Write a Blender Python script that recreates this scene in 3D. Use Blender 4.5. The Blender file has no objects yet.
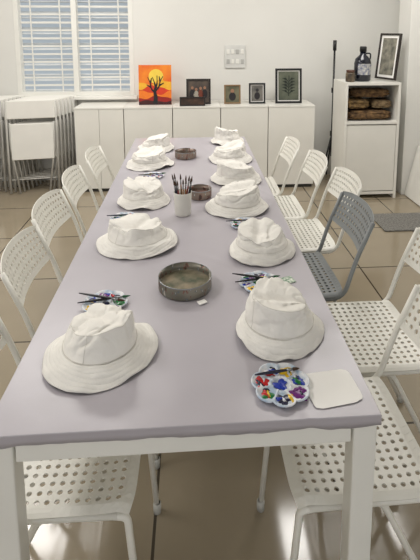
import bpy, bmesh, math, random
from mathutils import Vector, Matrix, noise
random.seed(4)
SC=bpy.context.scene; COL=SC.collection
pi=math.pi
def lin(c):
    r=[]
    for v in c:
        v/=255.0
        r.append(v/12.92 if v<=.04045 else ((v+.055)/1.055)**2.4)
    return (r[0],r[1],r[2],1)
MATS={}
def mat(name,rgb,rough=.5,metal=0,nscale=8,namt=.06,bscale=0,bstr=0.0,spec=.5,rgb2=None):
    if name in MATS: return MATS[name]
    m=bpy.data.materials.new(name); m.use_nodes=True
    nt=m.node_tree; b=nt.nodes['Principled BSDF']
    b.inputs['Roughness'].default_value=rough; b.inputs['Metallic'].default_value=metal
    b.inputs['Specular IOR Level'].default_value=spec
    tc=nt.nodes.new('ShaderNodeTexCoord')
    n=nt.nodes.new('ShaderNodeTexNoise'); n.inputs['Scale'].default_value=nscale; n.inputs['Detail'].default_value=4
    nt.links.new(tc.outputs['Object'],n.inputs['Vector'])
    r=nt.nodes.new('ShaderNodeValToRGB')
    c=lin(rgb); c2=lin(rgb2) if rgb2 else tuple(min(1,x*(1-namt*2)) for x in c[:3])+(1,)
    r.color_ramp.elements[0].position=.35; r.color_ramp.elements[0].color=c2
    r.color_ramp.elements[1].position=.65; r.color_ramp.elements[1].color=c
    nt.links.new(n.outputs['Fac'],r.inputs['Fac']); nt.links.new(r.outputs['Color'],b.inputs['Base Color'])
    if bstr>0:
        n2=nt.nodes.new('ShaderNodeTexNoise'); n2.inputs['Scale'].default_value=bscale; n2.inputs['Detail'].default_value=5
        nt.links.new(tc.outputs['Object'],n2.inputs['Vector'])
        bp=nt.nodes.new('ShaderNodeBump'); bp.inputs['Strength'].default_value=bstr; bp.inputs['Distance'].default_value=.01
        nt.links.new(n2.outputs['Fac'],bp.inputs['Height']); nt.links.new(bp.outputs['Normal'],b.inputs['Normal'])
    MATS[name]=m; return m
# ---------- builders
def empty(name,label,cat,loc=(0,0,0),rz=0,group=None):
    o=bpy.data.objects.new(name,None); COL.objects.link(o); o.location=loc; o.rotation_euler=(0,0,rz)
    o.empty_display_size=.05
    tag(o,label,cat,group); return o
def tag(o,label=None,cat=None,group=None,kind=None):
    if label:o['label']=label
    if cat:o['category']=cat
    if group:o['group']=group
    if kind:o['kind']=kind
def mk(name,V,F,m,parent=None,loc=(0,0,0),rot=(0,0,0),smooth=False,solid=0,off=0):
    me=bpy.data.meshes.new(name); me.from_pydata([tuple(v) for v in V],[],[tuple(f) for f in F]); 
    bm=bmesh.new(); bm.from_mesh(me); bmesh.ops.recalc_face_normals(bm,faces=bm.faces); bm.to_mesh(me); bm.free()
    me.materials.append(m)
    if smooth:
        for p in me.polygons:p.use_smooth=True
    o=bpy.data.objects.new(name,me); COL.objects.link(o)
    if parent:o.parent=parent
    o.location=loc;o.rotation_euler=rot
    if solid:
        s=o.modifiers.new('solid','SOLIDIFY'); s.thickness=solid; s.offset=off
    return o
def boxvf(c,s):
    x,y,z=c;a,b,d=[k/2 for k in s]
    V=[(x+i*a,y+j*b,z+k*d) for i in(-1,1) for j in(-1,1) for k in(-1,1)]
    F=[(0,1,3,2),(4,6,7,5),(0,4,5,1),(2,3,7,6),(0,2,6,4),(1,5,7,3)]
    return V,F
def join(parts):
    V=[];F=[]
    for v,f in parts:
        n=len(V);V+=list(v);F+=[tuple(i+n for i in q) for q in f]
    return V,F
def box(name,c,s,m,parent=None,bev=.002,loc=(0,0,0),rot=(0,0,0)):
    V,F=boxvf(c,s); o=mk(name,V,F,m,parent,loc,rot)
    if bev:
        b=o.modifiers.new('bevel','BEVEL'); b.width=min(bev,min(s)*.4); b.segments=2
    return o
def boxes(name,lst,m,parent=None,bev=.002,loc=(0,0,0),rot=(0,0,0)):
    V,F=join([boxvf(c,s) for c,s in lst]); o=mk(name,V,F,m,parent,loc,rot)
    if bev:
        b=o.modifiers.new('bevel','BEVEL'); b.width=bev; b.segments=2
    return o
def lathe(prof,segs=32,close=False):
    V=[];F=[]
    for r,z in prof:
        for i in range(segs):
            t=2*pi*i/segs; V.append((r*math.cos(t),r*math.sin(t),z))
    for k in range(len(prof)-1):
        for i in range(segs):
            j=(i+1)%segs; F.append((k*segs+i,k*segs+j,(k+1)*segs+j,(k+1)*segs+i))
    return V,F
def smoothpts(P,rad=.03,n=5):
    P=[Vector(p) for p in P]; out=[P[0]]
    for i in range(1,len(P)-1):
        a=(P[i-1]-P[i]); b=(P[i+1]-P[i]); r=min(rad,a.length*.45,b.length*.45)
        p0=P[i]+a.normalized()*r; p2=P[i]+b.normalized()*r
        for k in range(n+1):
            t=k/n; out.append(p0*(1-t)**2+P[i]*2*t*(1-t)+p2*t*t)
    out.append(P[-1]); return out
def tube(P,r,segs=10,rad=.03,taper=None):
    P=smoothpts(P,rad) if rad else [Vector(p) for p in P]
    V=[];F=[];up=None
    for i,p in enumerate(P):
        d=(P[min(i+1,len(P)-1)]-P[max(i-1,0)]).normalized()
        if up is None:
            up=d.orthogonal().normalized()
        else: up=(up-d*up.dot(d)).normalized()
        q=d.cross(up)
        rr=r if taper is None else taper(i/(len(P)-1))
        for k in range(segs):
            t=2*pi*k/segs; V.append(p+(up*math.cos(t)+q*math.sin(t))*rr)
    for i in range(len(P)-1):
        for k in range(segs):
            j=(k+1)%segs; F.append((i*segs+k,i*segs+j,(i+1)*segs+j,(i+1)*segs+k))
    F.append(tuple(range(segs))[::-1]); F.append(tuple((len(P)-1)*segs+k for k in range(segs)))
    return V,F
def dup(src,loc,rz,label=None):
    def rec(o,par):
        c=o.copy(); COL.objects.link(c)
        if par:c.parent=par
        for ch in o.children: rec(ch,c)
        return c
    c=rec(src,None); c.location=loc; c.rotation_euler=(0,0,rz)
    if label:c['label']=label
    return c

# ---------- materials
WALL=mat('wall_paint',(229,228,223),.7,nscale=2,namt=.015,bscale=60,bstr=.05)
WHITE=mat('white_metal',(238,237,231),.35,nscale=5,namt=.02)
CHW=mat('chair_white',(237,235,227),.38,nscale=6,namt=.02)
CHG=mat('chair_grey',(136,140,142),.4,nscale=6,namt=.04)
CAB=mat('cabinet_white',(235,233,226),.35,nscale=3,namt=.03)
GAP=mat('dark_gap',(60,58,54),.7)
HAT=mat('hat_cotton',(240,237,231),.95,nscale=6,namt=.02,bscale=24,bstr=.7,spec=.05)
SEAM=mat('hat_seam',(220,216,209),.95,nscale=40,namt=.04,spec=.05)
BLACK=mat('black_plastic',(22,22,24),.35)
RUB=mat('rubber_foot',(200,200,195),.6)
STEEL=mat('steel_grey',(150,152,155),.3,metal=.9)
CLOTH=mat('lavender_cloth',(180,175,182),.30,nscale=3,namt=.03,bscale=9,bstr=.10,spec=.55)
def brimmat():
    m=HAT.copy(); m.name='hat_brim_stitched'; nt=m.node_tree; b=nt.nodes['Principled BSDF']
    tc=[n for n in nt.nodes if n.type=='TEX_COORD'][0]
    w=nt.nodes.new('ShaderNodeTexWave'); w.wave_type='RINGS'; w.rings_direction='Z'; w.inputs['Scale'].default_value=40; w.inputs['Distortion'].default_value=.15
    nt.links.new(tc.outputs['Object'],w.inputs['Vector'])
    pw=nt.nodes.new('ShaderNodeMath'); pw.operation='POWER'; pw.inputs[1].default_value=.35
    nt.links.new(w.outputs['Fac'],pw.inputs[0])
    bp=nt.nodes.new('ShaderNodeBump'); bp.inputs['Strength'].default_value=.5; bp.inputs['Distance'].default_value=.002
    old=b.inputs['Normal'].links[0].from_socket
    nt.links.new(pw.outputs[0],bp.inputs['Height']); nt.links.new(old,bp.inputs['Normal']); nt.links.new(bp.outputs['Normal'],b.inputs['Normal'])
    return m
BRIM=brimmat()

# ---------- setting
def st(o): o['kind']='structure'; return o
fm=bpy.data.materials.new('floor_tiles'); fm.use_nodes=True; nt=fm.node_tree; b=nt.nodes['Principled BSDF']
tc=nt.nodes.new('ShaderNodeTexCoord'); br=nt.nodes.new('ShaderNodeTexBrick'); br.offset=0; br.squash=1
br.inputs['Scale'].default_value=1; br.inputs['Brick Width'].default_value=.6; br.inputs['Row Height'].default_value=.6
br.inputs['Mortar Size'].default_value=.005; br.inputs['Mortar Smooth'].default_value=.1
br.inputs['Color1'].default_value=lin((162,150,129)); br.inputs['Color2'].default_value=lin((156,144,124)); br.inputs['Mortar'].default_value=lin((72,64,54))
mp=nt.nodes.new('ShaderNodeMapping'); mp.inputs['Location'].default_value=(.13,.22,0)
nt.links.new(tc.outputs['Object'],mp.inputs['Vector']); nt.links.new(mp.outputs['Vector'],br.inputs['Vector'])
nz=nt.nodes.new('ShaderNodeTexNoise'); nz.inputs['Scale'].default_value=5; nz.inputs['Detail'].default_value=6
nt.links.new(tc.outputs['Object'],nz.inputs['Vector'])
rp=nt.nodes.new('ShaderNodeValToRGB'); rp.color_ramp.elements[0].color=(.85,.85,.85,1); rp.color_ramp.elements[1].color=(1,1,1,1)
nt.links.new(nz.outputs['Fac'],rp.inputs['Fac'])
mx=nt.nodes.new('ShaderNodeMix'); mx.data_type='RGBA'; mx.blend_type='MULTIPLY'; mx.inputs[0].default_value=1
nt.links.new(br.outputs['Color'],mx.inputs[6]); nt.links.new(rp.outputs['Color'],mx.inputs[7]); nt.links.new(mx.outputs[2],b.inputs['Base Color'])
b.inputs['Roughness'].default_value=.11; b.inputs['Specular IOR Level'].default_value=.6
BW=4.75; RX=2.15; LX=-2.6
st(box('floor',(-.2,1.5,-.05),(5.0,6.8,.1),fm,bev=0))
st(box('ceiling',(-.2,1.5,2.75),(5.0,6.8,.1),WALL,bev=0))
wx0,wx1,wz0,wz1=-1.72,-.58,.87,2.15
x0,x1=LX-.1,RX+.1
st(boxes('wall_back',[(((x0+wx0)/2,BW+.08,1.35),(wx0-x0,.16,2.7)),(((wx1+x1)/2,BW+.08,1.35),(x1-wx1,.16,2.7)),
   (((wx0+wx1)/2,BW+.08,wz0/2),(wx1-wx0,.16,wz0)),(((wx0+wx1)/2,BW+.08,(wz1+2.7)/2),(wx1-wx0,.16,2.7-wz1))],WALL,bev=0))
st(box('wall_left',(LX-.05,1.45,1.35),(.1,6.6,2.7),WALL,bev=0))
st(box('wall_right',(RX+.05,1.45,1.35),(.1,6.6,2.7),WALL,bev=0))
st(box('wall_pillar',(2.04,4.20,1.35),(.22,.24,2.7),WALL,bev=.004))
wn=bpy.data.objects.new('window_1',None); COL.objects.link(wn); wn.location=((wx0+wx1)/2,BW,wz0); st(wn)
W=wx1-wx0;H=wz1-wz0
st(boxes('window_frame',[((-W/2+.022,.04,H/2),(.044,.09,H)),((W/2-.022,.04,H/2),(.044,.09,H)),((0,.04,.02),(W-.088,.09,.04)),((0,.04,H-.02),(W-.088,.09,.04)),((0,.04,H/2),(.050,.09,H-.08))],WHITE,wn))
st(boxes('window_bars',[((0,.065,.10+i*.078),(W-.088,.014,.018)) for i in range(15)]+[((sx*W/4+dx,.050,H/2),(.012,.012,H-.08)) for sx in(-1,1) for dx in(-.14,.14)],WHITE,wn))
V,F=join([([(-W/2,.122,.035+i*.052),(W/2,.122,.035+i*.052),(W/2,.138,.052+i*.052),(-W/2,.138,.052+i*.052)],[(0,1,2,3)]) for i in range(24)])
st(mk('window_louvre',V,F,mat('louvre_grey',(222,225,226),.4),wn,solid=.003))
st(box('window_sill',(0,-.03,-.015),(W+.06,.1,.03),WHITE,wn))
NB=mat('outside_render',(190,200,208),.8,nscale=1,namt=.03)
st(box('wall_outside',(0,0,1.9),(7,.3,3.8),NB,bev=0,loc=(-2.2,7.2,0)))

# ---------- table
TX0,TX1,TY0,TY1=-.414,.380,.834,3.372
def table(y0,y1,label):
    t=empty('work_table',label,'table',((TX0+TX1)/2,(y0+y1)/2,0))
    L=y1-y0; Wd=TX1-TX0-.010
    box('table_top',(0,0,.729),(Wd,L,.018),WHITE,t)
    boxes('apron',[((0,-L/2+.013,.698),(Wd-.11,.025,.044)),((0,L/2-.013,.698),(Wd-.11,.025,.044)),((-Wd/2+.013,0,.698),(.025,L-.11,.044)),((Wd/2-.013,0,.698),(.025,L-.11,.044))],WHITE,t)
    for i in(-1,1):
        for j in(-1,1):
            box('leg',(i*(Wd/2-.025),j*(L/2-.025),.36),(.05,.05,.718),WHITE,t,bev=.004)
table(TY0+.005,TY1-.005,'long white square-legged table under the lavender cloth')
def cloth():
    x0,x1,y0,y1=TX0,TX1,TY0,TY1; nx,ny=120,200; V=[];F=[]
    def zt(x,y):
        w=noise.noise((x*2.2+y*.6,y*1.3,11)); fold=math.exp(-(w/.03)**2)*.0010
        return .7405+.0006*noise.noise((x*5,y*3,1))+.0005*noise.noise((x*16,y*10,4))+fold
    X=[(x0,-.024),(x0,-.012),(x0,-.001)]+[(x0+.001+(x1-x0-.002)*i/nx,0) for i in range(nx+1)]+[(x1,-.001),(x1,-.012),(x1,-.024)]
    Y=[(y0,-.024),(y0,-.012),(y0,-.001)]+[(y0+.001+(y1-y0-.002)*i/ny,0) for i in range(ny+1)]+[(y1,-.001),(y1,-.012),(y1,-.024)]
    for (y,dy) in Y:
        for (x,dx) in X:
            d=min(dx,dy)
            z=zt(x,y)+d*((1+.28*noise.noise((x*9,y*9,2))+.12*noise.noise((x*31,y*31,9))) if d<-.015 else 1)
            w=abs((.0030 if d<-.015 else .0010)*noise.noise((x*20,y*20,7))) if d<-.005 else 0
            xx=x;yy=y
            if dx<-.005: xx=x-w if x<0 else x+w
            if dy<-.005: yy=y-w if y<2 else y+w
            V.append((xx,yy,z))
    n=len(X)
    for j in range(len(Y)-1):
        for i in range(n-1): F.append((j*n+i,j*n+i+1,(j+1)*n+i+1,(j+1)*n+i))
    o=mk('tablecloth',V,F,CLOTH,smooth=True,solid=.0010,off=0)
    bm=bmesh.new(); bm.from_mesh(o.data)
    for e in bm.edges:
        if len(e.link_faces)==2 and e.calc_face_angle(0)>.5: e.smooth=False
    bm.to_mesh(o.data); bm.free()
    tag(o,'pale lavender grey tablecloth covering the long table','tablecloth')
cloth()
TZ=.7422

# ---------- chair
def perforated(us,vs,holes,rad,fn):
    V=[];F=[];key={}
    def vid(u,v):
        k=(round(u,5),round(v,5))
        if k not in key: key[k]=len(V); V.append(fn(u,v))
        return key[k]
    for i in range(len(us)-1):
        for j in range(len(vs)-1):
            a,b=us[i],us[i+1];c,d=vs[j],vs[j+1];mu,mv=(a+b)/2,(c+d)/2
            bd=[vid(b,mv),vid(b,d),vid(mu,d),vid(a,d),vid(a,mv),vid(a,c),vid(mu,c),vid(b,c)]
            if holes(i,j):
                hh=[]
                for k in range(8):
                    t=k*pi/4; hh.append(len(V)); V.append(fn(mu+rad*math.cos(t),mv+rad*math.sin(t)))
                for k in range(8):
                    l=(k+1)%8; F.append((bd[k],bd[l],hh[l],hh[k]))
            else: F.append(tuple(bd))
    return V,F
def rc(s,t): return s*(1-.07*abs(t)**7)
def chair(M,label,loc,rz):
    c=empty('dining_chair',label,'chair',loc,rz,group='perforated chairs around the table')
    nu,nv=13,15; p=.0236; HX=.174; HY=.193
    us=[-HX]+[-p*nu/2+p*i for i in range(nu+1)]+[HX]; vs=[-HY]+[-p*nv/2+p*i for i in range(nv+1)]+[HY]
    def fs(u,v):
        s,t=u/HX,v/HY
        x=rc(s,t)*HX+.012;y=rc(t,s)*HY
        z=.452-.008*(1-t*t)*(1-s*s) - (.022*((s-.8)/.2)**2 if s>.8 else 0)+(.010*((-s-.8)/.2)**2 if s<-.8 else 0)
        if abs(t)>.88: z-=.01*((abs(t)-.88)/.12)**2
        return (x,y,z)
    V,F=perforated(us,vs,lambda i,j:0<i<=nu and 0<j<=nv,.0066,fs)
    mk('seat',V,F,M,c,solid=.004)
    nb=5; zs=[0]+[.0135+p*i for i in range(nb+1)]+[.145]
    def fb(u,v):
        t=u/HY; s=(v-.0725)/.0725
        y=rc(t,s)*HY; z=.617+.0725+rc(s,t)*.0725+ .012*(1-t*t)*(s*.5+.5)
        x=-.205-(z-.6)*.42-.026*(1-t*t)
        return (x,y,z)
    V,F=perforated(vs,zs,lambda i,j:0<i<=nv and 0<j<=nb,.0066,fb)
    mk('backrest',V,F,M,c,solid=.004)
    for s in(-1,1):
        y=s*.182
        V,F=tube([(-.268,y,.75),(-.205,y,.6),(-.155,y,.432),(.15,y,.425)],.0088,rad=.05)
        mk('side_frame',V,F,M,c,smooth=True)
        V,F=tube([(.14,y,.425),(.172,y,.42),(.205,y+s*.002,.012)],.0088,rad=.03)
        l=mk('leg',V,F,M,c,smooth=True)
        V,F=lathe([(0,0),(.012,0),(.013,.03),(.0100,.034)],12); mk('foot_cap',V,F,RUB,l,loc=(.205,y+s*.002,0.0),smooth=True)
        y2=s*.163
        V,F=tube([(.04,y2,.418),(-.03,y2,.412),(-.235,y2+s*.018,.012)],.0088,rad=.03)
        l=mk('leg',V,F,M,c,smooth=True)
        V,F=lathe([(0,0),(.012,0),(.013,.03),(.0100,.034)],12); mk('foot_cap',V,F,RUB,l,loc=(-.235,y2+s*.018,0.0),smooth=True)
    for x in(-.12,.1):
        V,F=tube([(x,-.182,.425),(x,.182,.425)],.007,rad=0); mk('crossbar',V,F,M,c,smooth=True)
    return c
c0=chair(CHW,'white metal chair with perforated seat and back, tucked under table',(-.33,1.12,0),0)
for x,y,a in[(-.35,1.64,.03),(-.385,2.06,-.03),(-.38,2.49,.03),(-.36,2.94,0)]:
    dup(c0,(x,y,0),a,'white metal chair with perforated back tucked to the table')
for x,y,a in[(.41,1.105,.0),(.61,1.51,-.0),(.545,2.335,.02),(.49,2.73,.0),(.415,3.12,.0)]:
    dup(c0,(x,y,0),pi+a,'white metal chair with perforated back pulled out from the table')
g=chair(CHG,'grey metal chair with perforated seat and back',(.45,1.93,0),pi+.02)

# ---------- hats
def hat(x,y,R,rz,HT,seed,lean=(0,0),cr=.75,bz=.034,slump=.018):
    hobj=empty('bucket_hat','white cotton bucket hat resting on the tablecloth','hat',(x,y,TZ+.001),rz,group='white bucket hats on the table')
    so=Vector((seed*7.3,seed*3.1,seed*1.7)); S=128
    r0=R*cr; h=HT-bz
    def brimp(k,t):
        Rr=R*(1+.035*math.sin(2*t+seed)+.02*math.sin(3*t+seed*2)+.008*math.sin(5*t+seed*3))
        r=Rr+(r0-Rr)*k
        edge=max(.001,.004+.007*math.sin(2*t+seed*1.3)+.004*math.sin(5*t+seed))
        z=edge*(1-k)+bz*(.85*k+.15*(1-(1-k)**2))
        z+=.009*noise.noise(Vector((math.cos(t)*2.8,math.sin(t)*2.8,k*2))+so)*(1-k*.6)
        return r,max(z,.001)
    V=[];F=[];NK=14
    for k in range(NK+1):
        for i in range(S):
            t=2*pi*i/S; r,z=brimp(k/NK,t); V.append((r*math.cos(t),r*math.sin(t),z))
    for k in range(NK):
        for i in range(S):
            j=(i+1)%S;F.append((k*S+i,k*S+j,(k+1)*S+j,(k+1)*S+i))
    mk('brim',V,F,BRIM,hobj,smooth=True,solid=.0011,off=0)
    ca=seed*2.1; cd=Vector((math.cos(ca),math.sin(ca)))
    def crease(v,w): return math.exp(-(v/w)**2)
    def cp(a,b,t):
        rr=r0*a; px,py=rr*math.cos(t),rr*math.sin(t); z=b*h
        P=Vector((px,py,z))
        n=noise.noise(P*9+so); c1=crease(noise.noise(Vector((px*11,py*11,z*18))+so*2),.07); c2=crease(noise.noise(P*24+so*3),.09)
        n4=noise.noise(P*20+so*4)
        amt=max(0,min(1,b*2.0))
        sag=math.sin(b*9+2*math.sin(t+seed))*(.5+.5*math.sin(t*2+seed))
        dr=r0*amt*(.18*n)+amt*(-.0066*c1-.0030*c2+.0042*sag*(1-b)+.005*n4)
        k=1+dr/max(rr,r0*.6)
        px*=k;py*=k
        top=max(0,b-.25)/.75; edgef=min(1,a/.45)
        dcr=(px*cd.y-py*cd.x)/r0; al=(px*cd.x+py*cd.y)/r0
        fold=-crease(dcr-.1,.16)*.009+crease(dcr-.42,.2)*.004
        z+=top*(.016*n+.006*n4-(.0060*c1+.0028*c2)*edgef+fold-slump*al)-.004*(1-min(1,a/.85))
        px+=lean[0]*max(b,0)*h; py+=lean[1]*max(b,0)*h
        return (px,py,bz+z)
    V=[];F=[]
    prof=[(1.0,-.06),(1.0,.0),(.995,.03)]+[(.995-.13*q,.03+.88*q) for q in[i/20 for i in range(1,21)]]+[(.858,.935),(.846,.955),(.825,.967)]+[(q,.970) for q in(.80,.76,.70,.64,.58,.52,.46,.40,.34,.28,.22,.16,.1,.04)]
    for a,b in prof:
        for i in range(S): V.append(cp(a,b,2*pi*i/S))
    for k in range(len(prof)-1):
        for i in range(S):
            j=(i+1)%S;F.append((k*S+i,k*S+j,(k+1)*S+j,(k+1)*S+i))
    F.append(tuple((len(prof)-1)*S+i for i in range(S)))
    mk('crown',V,F,HAT,hobj,smooth=True)
    parts=[]
    ring=[Vector(cp(.856,.935,2*pi*i/90)) for i in range(91)]; parts.append(tube(ring,.0009,5,0))
    base=[Vector(cp(1.004,.02,2*pi*i/90)) for i in range(91)]; parts.append(tube(base,.0010,5,0))
    for sa in(seed,seed+pi): parts.append(tube([Vector(cp(.997-.13*q/20,.03+.88*q/20,sa)) for q in range(21)],.0008,5,0))
    V,F=join(parts); mk('seam',V,F,SEAM,hobj,smooth=True)
HATS=[(-.228,1.06,.132,.3,.094,1,(.05,.0),.66,.034,.020),(.22,1.115,.116,1.2,.110,2.4,(-.12,0),.76,.036,.014),(-.205,1.66,.142,.9,.080,3.1,(0,.1)),(.24,1.56,.116,2,.090,4.2,(0,.1),.78),
(-.228,2.09,.124,.5,.084,5.3,(0,.1)),(.195,1.985,.138,2.8,.088,6.1,(.1,0)),(-.25,2.68,.134,.4,.082,7.7,(0,0)),(.225,2.375,.138,1.9,.084,8.2,(0,.2)),
(-.24,3.04,.122,2.2,.086,9.4,(0,0)),(.225,2.76,.136,.1,.084,10.6,(0,0)),(.24,3.20,.118,1.1,.095,11.9,(0,0))]
for q in HATS: hat(*q)

# ---------- bowls
def bowlmat(name,a,b_,c_):
    m=mat(name,a,.4,metal=.4,nscale=9,rgb2=b_,bscale=30,bstr=.08)
    nt=m.node_tree;bs=nt.nodes['Principled BSDF'];old=bs.inputs['Base Color'].links[0].from_socket
    tc=[n for n in nt.nodes if n.type=='TEX_COORD'][0]
    mp=nt.nodes.new('ShaderNodeMapping');mp.inputs['Scale'].default_value=(1,1,.5)
    n=nt.nodes.new('ShaderNodeTexNoise');n.inputs['Scale'].default_value=60;n.inputs['Detail'].default_value=3
    nt.links.new(tc.outputs['Object'],mp.inputs['Vector']);nt.links.new(mp.outputs['Vector'],n.inputs['Vector'])
    r=nt.nodes.new('ShaderNodeValToRGB');cr=r.color_ramp
    for e in range(4): cr.elements.new(.5)
    for e,(p,c,al) in zip(cr.elements,[(.33,(200,194,180),1),(.37,(70,92,110),.8),(.41,(150,144,128),0),(.58,(120,80,70),0),(.62,(136,72,58),.8),(.66,c_,.9)]): e.position=p;e.color=lin(c)[:3]+(al,)
    nt.links.new(n.outputs['Fac'],r.inputs['Fac'])
    mx=nt.nodes.new('ShaderNodeMix');mx.data_type='RGBA'
    nt.links.new(r.outputs['Color'],mx.inputs[7]);nt.links.new(r.outputs['Alpha'],mx.inputs[0]);nt.links.new(old,mx.inputs[6]);nt.links.new(mx.outputs[2],bs.inputs['Base Color'])
    return m
BOWL=bowlmat('stained_metal',(140,136,124),(98,96,84),(46,60,50))
BOWLB=bowlmat('stained_tin',(150,134,122),(110,96,88),(76,62,58))
def bowl(x,y,r,h,M,label,wcol,rgb2):
    b=empty('paint_water_bowl',label,'bowl',(x,y,TZ+.001))
    V,F=lathe([(0,0),(r*.97,0),(r*1.0,.004),(r,h*.5),(r*1.0,h),(r*.990,h+.001),(r*.986,h*.5),(r*.965,.006),(0,.005)],48)
    mk('bowl_body',V,F,M,b,smooth=True)
    V,F=lathe([(r*1.0,h-.002),(r*1.010,h-.001),(r*1.012,h+.001),(r*1.0,h+.0018),(r*.988,h+.001)],48); mk('rim',V,F,STEEL,b,smooth=True)
    V,F=lathe([(r*.984,0),(0.001,0)],48); mk('dirty_water',V,F,mat('water_'+label[:5],wcol,.15,nscale=18,rgb2=rgb2),b,loc=(0,0,h*.35))
bowl(-.028,1.345,.081,.037,BOWL,'round paint-stained shallow metal tin with murky water',(146,134,114),(70,80,64))
bowl(.03,2.13,.056,.040,BOWLB,'brownish stained bowl with pinkish paint water',(156,124,116),(98,82,76))
bowl(-.045,2.83,.066,.040,BOWLB,'small brown round bowl with paint water',(126,110,98),(64,56,50))

# ---------- brushes
BR=[mat('brush_navy',(24,28,52),.3),mat('brush_black',(26,24,26),.3),mat('brush_wood',(150,104,60),.4),mat('brush_red',(130,40,34),.35)]
BRIST=mat('bristle',(70,48,32),.8); BRISTG=mat('bristle_green',(40,96,60),.7)
def brush(p0,p1,hm,label,grp,br=BRIST):
    p0=Vector(p0);p1=Vector(p1);L=(p1-p0).length
    o=bpy.data.objects.new('paint_brush',None);COL.objects.link(o);o.location=p0;o.rotation_euler=(p1-p0).to_track_quat('X','Z').to_euler()
    o.empty_display_size=.03; tag(o,label,'brush',grp)
    n=8
    V,F=tube([(L*.72*i/n,0,0) for i in range(n+1)],.003,8,0,lambda t:.0016+.0020*math.sin(min(1,t*1.1)*pi*.8)); mk('handle',V,F,hm,o,smooth=True)
    V,F=tube([(L*.70,0,0),(L*.86,0,0)],.0028,8,0); mk('ferrule',V,F,STEEL,o,smooth=True)
    V,F=tube([(L*.85+L*.15*i/4,0,0) for i in range(5)],.003,8,0,lambda t:.0034*(1-t**2)+.0005); mk('bristles',V,F,br,o,smooth=True)
CX,CY=-.045,1.92
cup=empty('brush_cup','white plastic cup holding paint brushes','cup',(CX,CY,TZ+.001))
r=.038
V,F=lathe([(0,0),(r*.86,0),(r*.9,.004),(r,.095),(r*1.03,.1),(r*.97,.1),(r*.86,.006),(0,.005)],36); mk('cup_body',V,F,mat('cup_white',(226,224,216),.4,nscale=9,namt=.06),cup,smooth=True)
for i in range(13):
    a=i*2.4; q=.012+.012*(i%3)/2
    bx,by=CX+q*math.cos(a),CY+q*math.sin(a)
    tx,ty=CX+(.034+.010*(i%2))*math.cos(a)*1.1,CY+.036*math.sin(a)
    hgt=.155+.02*((i*7)%4)/3
    brush((bx,by,TZ+.012),(tx,ty,TZ+hgt),BR[i%4],'paint brush standing in the white cup','brushes in the cup')
# palettes
PC=[(206,30,34),(28,56,170),(24,120,58),(240,196,40),(24,26,60),(232,232,236),(110,30,120)]
PM=[mat('paint_%d'%i,c,.25,nscale=60,namt=.1) for i,c in enumerate(PC)]
PALM=mat('palette_white',(236,236,238),.3,nscale=55,rgb2=(168,190,212))
def palette(x,y,R,rz,seed):
    p=empty('paint_palette','white flower-shaped palette smeared with wet paint','palette',(x,y,TZ+.001),rz,group='flower paint palettes')
    S=112
    def rr(t): return R*(.86+.14*abs(math.cos(3.5*t))**.7)
    V=[];F=[]
    prof=[(0,.002),(.28,.002),(.30,.006),(.34,.008),(.40,.004),(.62,.003),(.88,.004),(.95,.009),(1.0,.009),(1.0,.006),(.9,0),(0,0)]
    for a,z in prof:
        for i in range(S):
            t=2*pi*i/S; k=rr(t)*a
            dz=.005*(1-abs(math.cos(3.5*t)))**5 if .36<a<.93 and z<.0065 else 0
            V.append((k*math.cos(t),k*math.sin(t),z+dz))
    for k in range(len(prof)-1):
        for i in range(S):
            j=(i+1)%S;F.append((k*S+i,k*S+j,(k+1)*S+j,(k+1)*S+i))
    mk('palette_dish',V,F,PALM,p,smooth=True)
    rnd=random.Random(seed)
    def blob(q,t,br_,ph,m,st_=1,ht=.0026,ra=None):
        V=[(0,0,ht+.0004)];F=[];N=26
        for ring,zz in((.55,ht),(1,0)):
            for i in range(N):
                u=2*pi*i/N; k=br_*ring*(1+.25*math.sin(3*u+ph)+.16*math.sin(5*u)+.1*math.sin(8*u+ph)); V.append((k*math.cos(u)*st_,k*math.sin(u),zz))
        for i in range(N):
            j=(i+1)%N;F.append((0,1+i,1+j));F.append((1+i,1+N+i,1+N+j,1+j))
        mk('paint_blob',V,F,m,p,loc=(q*math.cos(t),q*math.sin(t),.0036),rot=(0,0,t if ra is None else ra),smooth=True)
    for w in range(8):
        t=2*pi*w/7; q=R*.64 if w<7 else 0
        blob(q,t,R*rnd.uniform(.18,.26),rnd.random()*6,PM[(w*2+seed)%7],1.15,.0024,rnd.random()*3)
        if w<7:
            blob(q*rnd.uniform(.85,1.15),t+rnd.uniform(-.4,.4),R*.10,rnd.random()*6,PM[(w*3+seed+1)%7],2.1,.0034,rnd.random()*3)
            blob(q*rnd.uniform(.5,1.1),t+rnd.uniform(-.5,.5),R*.055,rnd.random()*6,PM[(w*5+seed+3)%7],3.2,.0040,rnd.random()*3)
            blob(q*rnd.uniform(.9,1.2),t+rnd.uniform(-.3,.3),R*.05,rnd.random()*6,PM[5 if w%2 else 4],2.4,.0044,rnd.random()*3)
PALS=[(.188,.922,.066,.2,1),(.20,1.345,.064,.5,2),(.205,1.79,.060,.1,3),(-.255,1.265,.064,.9,4),(-.285,1.88,.060,.3,5),(-.215,2.45,.06,0,6),(.24,2.175,.045,.6,7),(.245,2.565,.042,.6,8),(-.25,2.865,.04,.2,9)]
for i,q in enumerate(PALS):
    palette(*q)
    x,y=q[0],q[1]
    if i==0:
        brush((x-.055,y+.022,TZ+.0145),(x+.05,y+.036,TZ+.014),BR[0],'dark handled paint brush lying across a palette','brushes on the palettes'); continue
    brush((x-.075,y+.012-.02*(i%2),TZ+.0145),(x+.07,y+.02,TZ+.014),BR[i%2],'dark handled paint brush lying across a palette','brushes on the palettes',br=BRISTG if i%2 else BRIST)
    if i in(1,3): brush((x-.08,y+.035,TZ+.019),(x+.06,y-.015,TZ+.0195),BR[1],'dark handled paint brush lying across a palette','brushes on the palettes')
V=[];n=72
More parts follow.
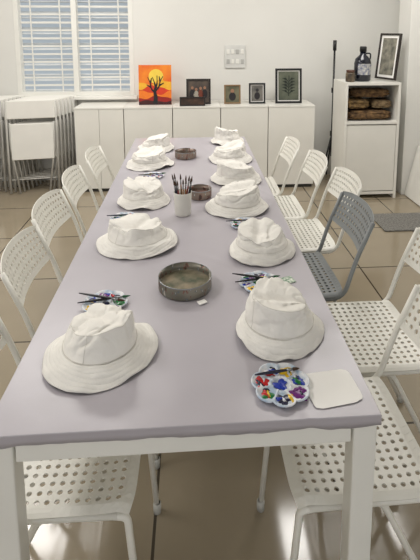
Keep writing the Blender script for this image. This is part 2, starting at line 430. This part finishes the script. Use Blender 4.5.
for i in range(n):
    t=2*pi*i/n; c,s=math.cos(t),math.sin(t); w=1+.025*math.sin(3*t+1)+.012*math.sin(7*t)+.006*math.sin(13*t)
    V.append((w*.058*math.copysign(abs(c)**.30,c),w*.050*math.copysign(abs(s)**.30,s),.0006*math.sin(4*t)+.0006))
PAP=mat('paper_white',(246,244,240),.8,nscale=10,namt=.01)
o=mk('cotton_sheet',V,[tuple(range(n))],PAP,loc=(.297,.912,TZ-.0002),rot=(0,0,.14),solid=.0003); tag(o,'flat white thin square sheet tucked against the palette','sheet')
TAGG=mat('tag_green',(222,228,214),.6,nscale=110,rgb2=(60,116,84))
o=box('folded_card',(0,0,.002),(.026,.018,.004),PAP,loc=(.022,1.255,TZ+.001),rot=(0,0,.5)); tag(o,'tiny flat white card beside the water bowl','card')
for x,y,a in[(.292,1.36,.3),(.288,1.79,-.2)]:
    o=box('patterned_paper',(0,0,.001),(.042,.038,.0015),TAGG,loc=(x,y,TZ+.0005),rot=(0,0,a)); tag(o,'small green and white patterned paper beside a palette','paper','patterned papers beside the palettes')

# ---------- cabinets
cx=-1.09
for i in range(5):
    w=.45; c=empty('storage_cabinet','low plain white storage cabinet with flush doors against wall','cabinet',(cx+w/2,4.54,0),group='row of white cabinets')
    cx+=w+.002
    box('cabinet_body',(0,.01,.412),(w-.002,.36,.764),CAB,c)
    box('cabinet_top',(0,0,.802),(w,.385,.014),CAB,c,bev=.001)
    if i==0:
        for s in(-1,1): box('door',(s*(w/4-.0008),-.181,.414),(w/2-.0045,.018,.758),CAB,c,bev=.001)
    else: box('door',(0,-.181,.414),(w-.006,.018,.758),CAB,c,bev=.001)
    box('plinth',(0,-.0,.015),(w-.02,.34,.03),GAP,c,bev=0)
CT=.8095
PY=4.50
p=empty('canvas_painting','red and yellow sunset hills canvas with black tree silhouette','painting',(-.355,PY,CT+.001)); p.rotation_euler=(-.08,0,0)
box('canvas',(0,0,.19),(.31,.018,.38),mat('sunset_sky',(242,140,36),.5,nscale=7,rgb2=(226,92,28)),p)
V,F=lathe([(.07,0),(.001,0)],36); mk('painted_sun',V,F,mat('sun_yellow',(252,216,80),.5),p,loc=(.01,-.0100,.27),rot=(pi/2,0,0))
for j,(zb,amp,ph,c) in enumerate([(.215,.022,0,(248,184,48)),(.165,.020,2,(214,60,28)),(.115,.018,4,(240,126,34)),(.07,.014,1,(150,28,22)),(.035,.008,3,(60,16,16))]):
    V=[];F=[]
    for i in range(25):
        x_=-.155+.31*i/24; V+=[(x_,0,.0),(x_,0,zb+amp*math.sin(x_*22+ph)+amp*.4*math.sin(x_*47+ph*2))]
    for i in range(24):F.append((2*i,2*i+2,2*i+3,2*i+1))
    mk('painted_hill',V,F,mat('hill_%d'%j,c,.5,nscale=20,namt=.06),p,loc=(0,-.0104-.0004*j,0))
k_=.80
tp=[tube([(0,0,.01),(.008,0,.09),(-.006,0,.16),(.010,0,.23)],.02,8,.03,lambda t:.026-.014*t)]
for q in[[(0,0,.14),(-.045,0,.19),(-.055,0,.26),(-.085,0,.33)],[(.0,0,.16),(.045,0,.21),(.06,0,.28),(.095,0,.34)],[(.01,0,.2),(-.005,0,.26),(-.03,0,.33)],[(.01,0,.2),(.025,0,.26),(.025,0,.35)],[(-.05,0,.21),(-.10,0,.24)],[(.05,0,.23),(.105,0,.26)],[(-.055,0,.26),(-.04,0,.32)],[(.06,0,.28),(.05,0,.34)]]:
    tp.append(tube(q,.008,6,.02,lambda t:.011-.007*t))
V,F=join(tp); V=[(v[0]*k_,v[1]*.03,v[2]*k_) for v in V]
mk('painted_tree',V,F,BLACK,p,loc=(0,-.0138,0))
def frame(name,label,x,y,z,w,h,fmat,pic,fw=.018,matw=0,tilt=-.1,rz=0,cat='picture frame'):
    f=empty(name,label,cat,(x,y,z)); f.rotation_euler=(tilt,0,rz)
    boxes('frame_moulding',[((-w/2+fw/2,0,h/2),(fw,.022,h)),((w/2-fw/2,0,h/2),(fw,.022,h)),((0,0,fw/2),(w-2*fw,.022,fw)),((0,0,h-fw/2),(w-2*fw,.022,fw))],fmat,f)
    if matw:
        box('mat_board',(0,.002,h/2),(w-2*fw,.008,h-2*fw),PAP,f,bev=0)
        box('picture',(0,-.003,h/2),(w-2*fw-2*matw,.004,h-2*fw-2*matw),pic,f,bev=0)
    else: box('picture',(0,.002,h/2),(w-2*fw,.008,h-2*fw),pic,f,bev=0)
    return f
def disc(nm,f,x_,z_,r_,m,sz=1):
    V,F=lathe([(r_,0),(.0005,0)],18); V=[(a_,b_*sz,c_) for a_,b_,c_ in V]; mk(nm,V,F,m,f,loc=(x_,-.0062,z_),rot=(pi/2,0,0))
DKF=mat('dark_frame',(38,30,26),.4); WDF=mat('wood_frame',(140,112,80),.5)
SK=mat('photo_skin',(160,118,92),.5); D1=mat('photo_dark',(34,30,34),.5); D2=mat('photo_pale_shirt',(176,168,154),.5); D3=mat('photo_rust',(122,58,40),.5)
f=frame('photo_frame','dark framed group photo standing on cabinet',.06,PY,CT+.001,.235,.245,DKF,mat('photo_group',(96,82,70),.35,nscale=10,rgb2=(54,48,46)),.018)
for i,(x_,z_,m_) in enumerate([(-.06,.10,D1),(-.022,.085,D2),(.02,.095,D3),(.06,.10,D1)]):
    disc('photo_body',f,x_,z_,.026,m_,1.7); disc('photo_head',f,x_,z_+.058,.013,SK,1.15)
f=frame('photo_frame','small light wooden frame standing on cabinet',.388,PY,CT+.001,.16,.185,WDF,mat('photo_olive',(124,120,94),.35,nscale=10,rgb2=(84,84,64)),.014)
disc('photo_body',f,0,.07,.034,D1,1.2); disc('photo_head',f,0,.125,.018,SK,1.1)
f=frame('photo_frame','small black framed photo standing on cabinet',.63,PY,CT+.001,.16,.20,BLACK,mat('photo_dim',(130,126,118),.35,nscale=10,rgb2=(84,82,78)),.016,.008)
disc('photo_body',f,0,.075,.028,D1,1.3); disc('photo_head',f,0,.13,.015,D1,1.1)
f=frame('photo_frame','black framed botanical picture standing on cabinet',.94,PY,CT+.001,.26,.34,BLACK,mat('photo_leaf',(104,108,92),.35,nscale=8,rgb2=(64,70,58)),.020,.010)
tl=[tube([(0,0,.07),(.004,0,.27)],.004,6,0)]
for k in range(5):
    for s_ in(-1,1): tl.append(tube([(0,0,.09+.03*k),(s_*.03,0,.12+.03*k),(s_*.065,0,.125+.03*k)],.006,6,.01,lambda t:.012*math.sin(t*pi)+.001))
V,F=join(tl); V=[(a_,b_*.05,c_) for a_,b_,c_ in V]; mk('painted_leaf',V,F,mat('leaf_dark',(24,34,26),.5),f,loc=(0,-.0056,0))
frame('photo_frame','low dark brown frame with three panels on cabinet',.0,4.40,CT+.001,.24,.085,DKF,mat('photo_brown',(84,58,42),.4,nscale=14,rgb2=(40,28,22)),.012)
s=empty('switch_board','white wall plate with switches and sockets','switch',(.435,BW-.001,1.14))
box('back_plate',(0,-.008,.115),(.205,.014,.23),mat('switch_white',(222,222,218),.35),s)
SWD=mat('switch_shade',(188,188,184),.4)
for i in range(4):
    for j in range(2): box('switch_rocker',(-.072+.048*i,-.018,.066+.098*j),(.030,.006,.045),SWD if (i+j)%3==0 else WHITE,s)
t=empty('light_stand','thin black tripod stand beside the shelf','stand',(1.405,4.57,0))
V,F=tube([(0,0,.25),(0,0,1.34)],.010,10,0); mk('pole',V,F,BLACK,t,smooth=True)
V,F=tube([(0,0,1.32),(0,0,1.42)],.018,10,0); mk('stand_head',V,F,BLACK,t,smooth=True)
for z in(.46,.9): V,F=lathe([(.0,.0),(.02,.0),(.02,.05),(0,.05)],12); mk('collar',V,F,BLACK,t,loc=(0,0,z))
for k in range(3):
    a=k*2*pi/3+pi/2; V,F=tube([(0,0,.48),(.15*math.cos(a),.15*math.sin(a),.01)],.009,8,0); mk('leg',V,F,BLACK,t,smooth=True)
# shelf unit right
sx0,sx1,sy0,sy1=1.345,1.845,4.01,4.37; sw=sx1-sx0; sc=(sx0+sx1)/2
sh=empty('shelf_unit','white shelf with open top bay above plain white front','shelf',(sc,(sy0+sy1)/2,0))
SH=1.06
boxes('shelf_carcass',[((-sw/2+.011,0,SH/2),(.022,.36,SH)),((sw/2-.011,0,SH/2),(.022,.36,SH)),((0,0,SH-.011),(sw-.044,.36,.022)),((0,0,.70),(sw-.044,.36,.022)),((0,0,.05),(sw-.044,.36,.022)),((0,.17,SH/2),(sw-.044,.012,SH-.05))],CAB,sh,bev=0)
box('door',(0,-.165,.375),(sw-.050,.018,.61),CAB,sh)
def rug(n,a,b_): return mat(n,a,.9,nscale=34,rgb2=b_,bscale=120,bstr=.5)
RUG=[rug('rug_brown',(132,102,66),(62,44,30)),rug('rug_gold',(146,118,74),(74,56,36)),rug('rug_tan',(162,140,106),(92,70,48))]
sb=.712
def bundle(x,y,z,L,D,Hh,m,seed,label,sq=.35):
    V=[];F=[];N=80;M=30
    so=Vector((seed,seed*2.3,seed*.7))
    for k in range(M+1):
        ph=pi*k/M
        for i in range(N):
            a=2*pi*i/N
            sx=math.copysign(abs(math.cos(a))**sq,math.cos(a))*math.sin(ph)**.4; sy=math.copysign(abs(math.sin(a))**sq,math.sin(a))*math.sin(ph)**.4
            cz=math.cos(ph); sz=math.copysign(abs(cz)**.6,cz)
            P=Vector((sx,sy,sz))
            f1=1-2*abs(noise.noise(Vector((P.x*1.0,P.y*1.0,P.z*5.5))+so)); f2=1-2*abs(noise.noise(P*4.5+so*2))
            q=.86+.12*(f1-.5)+.05*(f2-.5)
            V.append((sx*L/2*q,sy*D/2*q,max(-Hh/2,sz*Hh/2*min(q,.96))))
    for k in range(M):
        for i in range(N):
            j=(i+1)%N;F.append((k*N+i,k*N+j,(k+1)*N+j,(k+1)*N+i))
    o=mk('fabric_bundle',V,F,m,loc=(x,y,z+Hh/2),smooth=True); tag(o,label,'fabric','fabric bundles on the shelf')
bundle(sc-.005,4.17,sb+.001,.46,.27,.095,RUG[0],1.3,'folded brown fabric bundle piled in the open shelf')
bundle(sc-.11,4.17,sb+.100,.235,.25,.095,RUG[1],4.1,'folded gold brown fabric bundle piled in the open shelf')
bundle(sc+.118,4.18,sb+.100,.205,.24,.085,RUG[2],9.2,'folded tan fabric bundle piled in the open shelf')
bundle(sc+.01,4.17,sb+.200,.40,.23,.085,RUG[0],7.7,'folded brown fabric bundle piled in the open shelf',.5)
def bottle(x,y,prof,mt,label,capm,capprof,extra=None):
    b=empty('bottle',label,'bottle',(x,y,SH+.001)); V,F=lathe(prof,28); mk('bottle_body',V,F,mt,b,smooth=True)
    V,F=lathe(capprof,24); mk('cap',V,F,capm,b,smooth=True)
    if extra: extra(b)
DB=mat('bottle_dark',(24,28,40),.15)
def ex(b):
    V=[];F=[]
    for i in range(13):
        a=-pi/2-.9+1.8*i/12; V+=[(.077*math.cos(a),.077*math.sin(a),.06),(.077*math.cos(a),.077*math.sin(a),.16)]
    for i in range(12):F.append((2*i,2*i+1,2*i+3,2*i+2))
    mk('bottle_label',V,F,mat('label_pale',(206,204,196),.5,nscale=40,rgb2=(96,104,130)),b)
    V,F=tube([(.03,0,.25),(.07,0,.25),(.07,0,.20),(.05,0,.18)],.007,8,.02); mk('handle',V,F,DB,b,smooth=True)
bottle(1.545,4.17,[(0,0),(.065,0),(.074,.01),(.075,.16),(.066,.2),(.03,.235),(.026,.265),(0,.265)],DB,'dark glass bottle with pale label and handle on shelf',BLACK,[(0,.265),(.031,.265),(.031,.305),(.026,.313),(0,.313)],ex)
bottle(1.415,4.11,[(0,0),(.038,0),(.042,.006),(.042,.07),(.036,.085),(0,.085)],mat('jar_glass',(110,96,76),.2,nscale=20,rgb2=(60,50,40)),'small brown jar on shelf beside bottle',mat('lid_dark',(84,52,36),.4),[(0,.085),(.037,.085),(.037,.105),(0,.107)])
frame('photo_frame','tall dark frame with pale mat leaning on shelf',1.765,4.18,SH+.012,.25,.42,DKF,mat('photo_pale',(150,146,132),.4,nscale=16,rgb2=(84,84,76)),.018,.024,tilt=-.12,rz=-1.2)
MT=mat('mat_grey',(140,138,133),.95,nscale=80,rgb2=(104,102,98),bscale=150,bstr=.6)
o=box('floor_mat',(0,0,.006),(.62,.33,.012),MT,loc=(1.76,3.46,.001),bev=.004); tag(o,'grey woven floor mat lying on the tiles','mat')
o=box('white_board',(0,0,.24),(.03,.42,.48),CAB,loc=(1.97,3.86,.005),rot=(0,.22,0)); tag(o,'low white board leaning against the wall','board')
# folded chairs
FW=mat('folding_white',(238,236,230),.45,nscale=6,namt=.02); FG=mat('folding_tube',(196,194,188),.4,metal=0)
def fold(loc,rz):
    c=empty('folding_chair','folded white chair with solid back and seat, stacked upright','chair',loc,rz,group='folded chairs stacked by the window')
    box('backrest',(0,-.002,.80),(.42,.018,.17),FW,c,bev=.006)
    box('seat',(0,-.006,.50),(.37,.020,.34),FW,c,bev=.006)
    for s in(-1,1):
        V,F=tube([(s*.214,.003,.87),(s*.216,.003,.5),(s*.214,.004,.01)],.0100,8,.05);mk('back_leg',V,F,FG,c,smooth=True)
        V,F=tube([(s*.19,.001,.68),(s*.19,-.003,.45),(s*.13,-.004,.01)],.0085,8,.05);mk('front_leg',V,F,FG,c,smooth=True)
    for z in(.14,):
        V,F=tube([(-.2,.003,z),(.2,.003,z)],.0055,8,0);mk('crossbar',V,F,FG,c,smooth=True)
    return c
f0=fold((-1.36,4.69,0),.16)
for k in range(1,7): dup(f0,(-1.36-.020*k,4.69-.054*k,0),.16)
for k in range(7): dup(f0,(-1.87-.018*k,4.69-.054*k,0),.16)

# ---------- lights
def fill_lamp(x,y,e,sx,sy):  # ceiling panels out of view, added to light the room and table
    h=empty('fill_light_panel','unseen flat white ceiling panel added to light the room','light',(x,y,2.7))
    box('fill_lamp_housing',(0,0,-.02),(sx+.04,sy+.04,.03),WHITE,h)
    L=bpy.data.lights.new('fill_light_glow','AREA');L.shape='RECTANGLE';L.size=sx;L.size_y=sy;L.energy=e;L.color=(1,.97,.93)
    o=bpy.data.objects.new('fill_lamp_glow',L);COL.objects.link(o);o.parent=h;o.location=(0,0,-.04)
fill_lamp(-1.0,3.5,29,1.2,.4);fill_lamp(1.1,3.3,27,1.2,.4);fill_lamp(-1.6,1.4,27,.5,1.2)
W_=bpy.data.worlds.new('daylight');SC.world=W_;W_.use_nodes=True
bg=W_.node_tree.nodes['Background'];bg.inputs[0].default_value=(.99,.99,.99,1);bg.inputs[1].default_value=.94
# ---------- camera
cam=bpy.data.cameras.new('camera');co=bpy.data.objects.new('camera',cam);COL.objects.link(co)
a=math.radians(4);th=math.atan(69/470)
co.location=(0,0,1.52);co.rotation_euler=(pi/2-th,0,-a)
cam.sensor_width=36;cam.lens=470/560*36;cam.shift_x=(210-224.9)/560;cam.shift_y=-(280-99)/560;cam.clip_start=.05
SC.camera=co
SC.view_settings.view_transform='Standard'
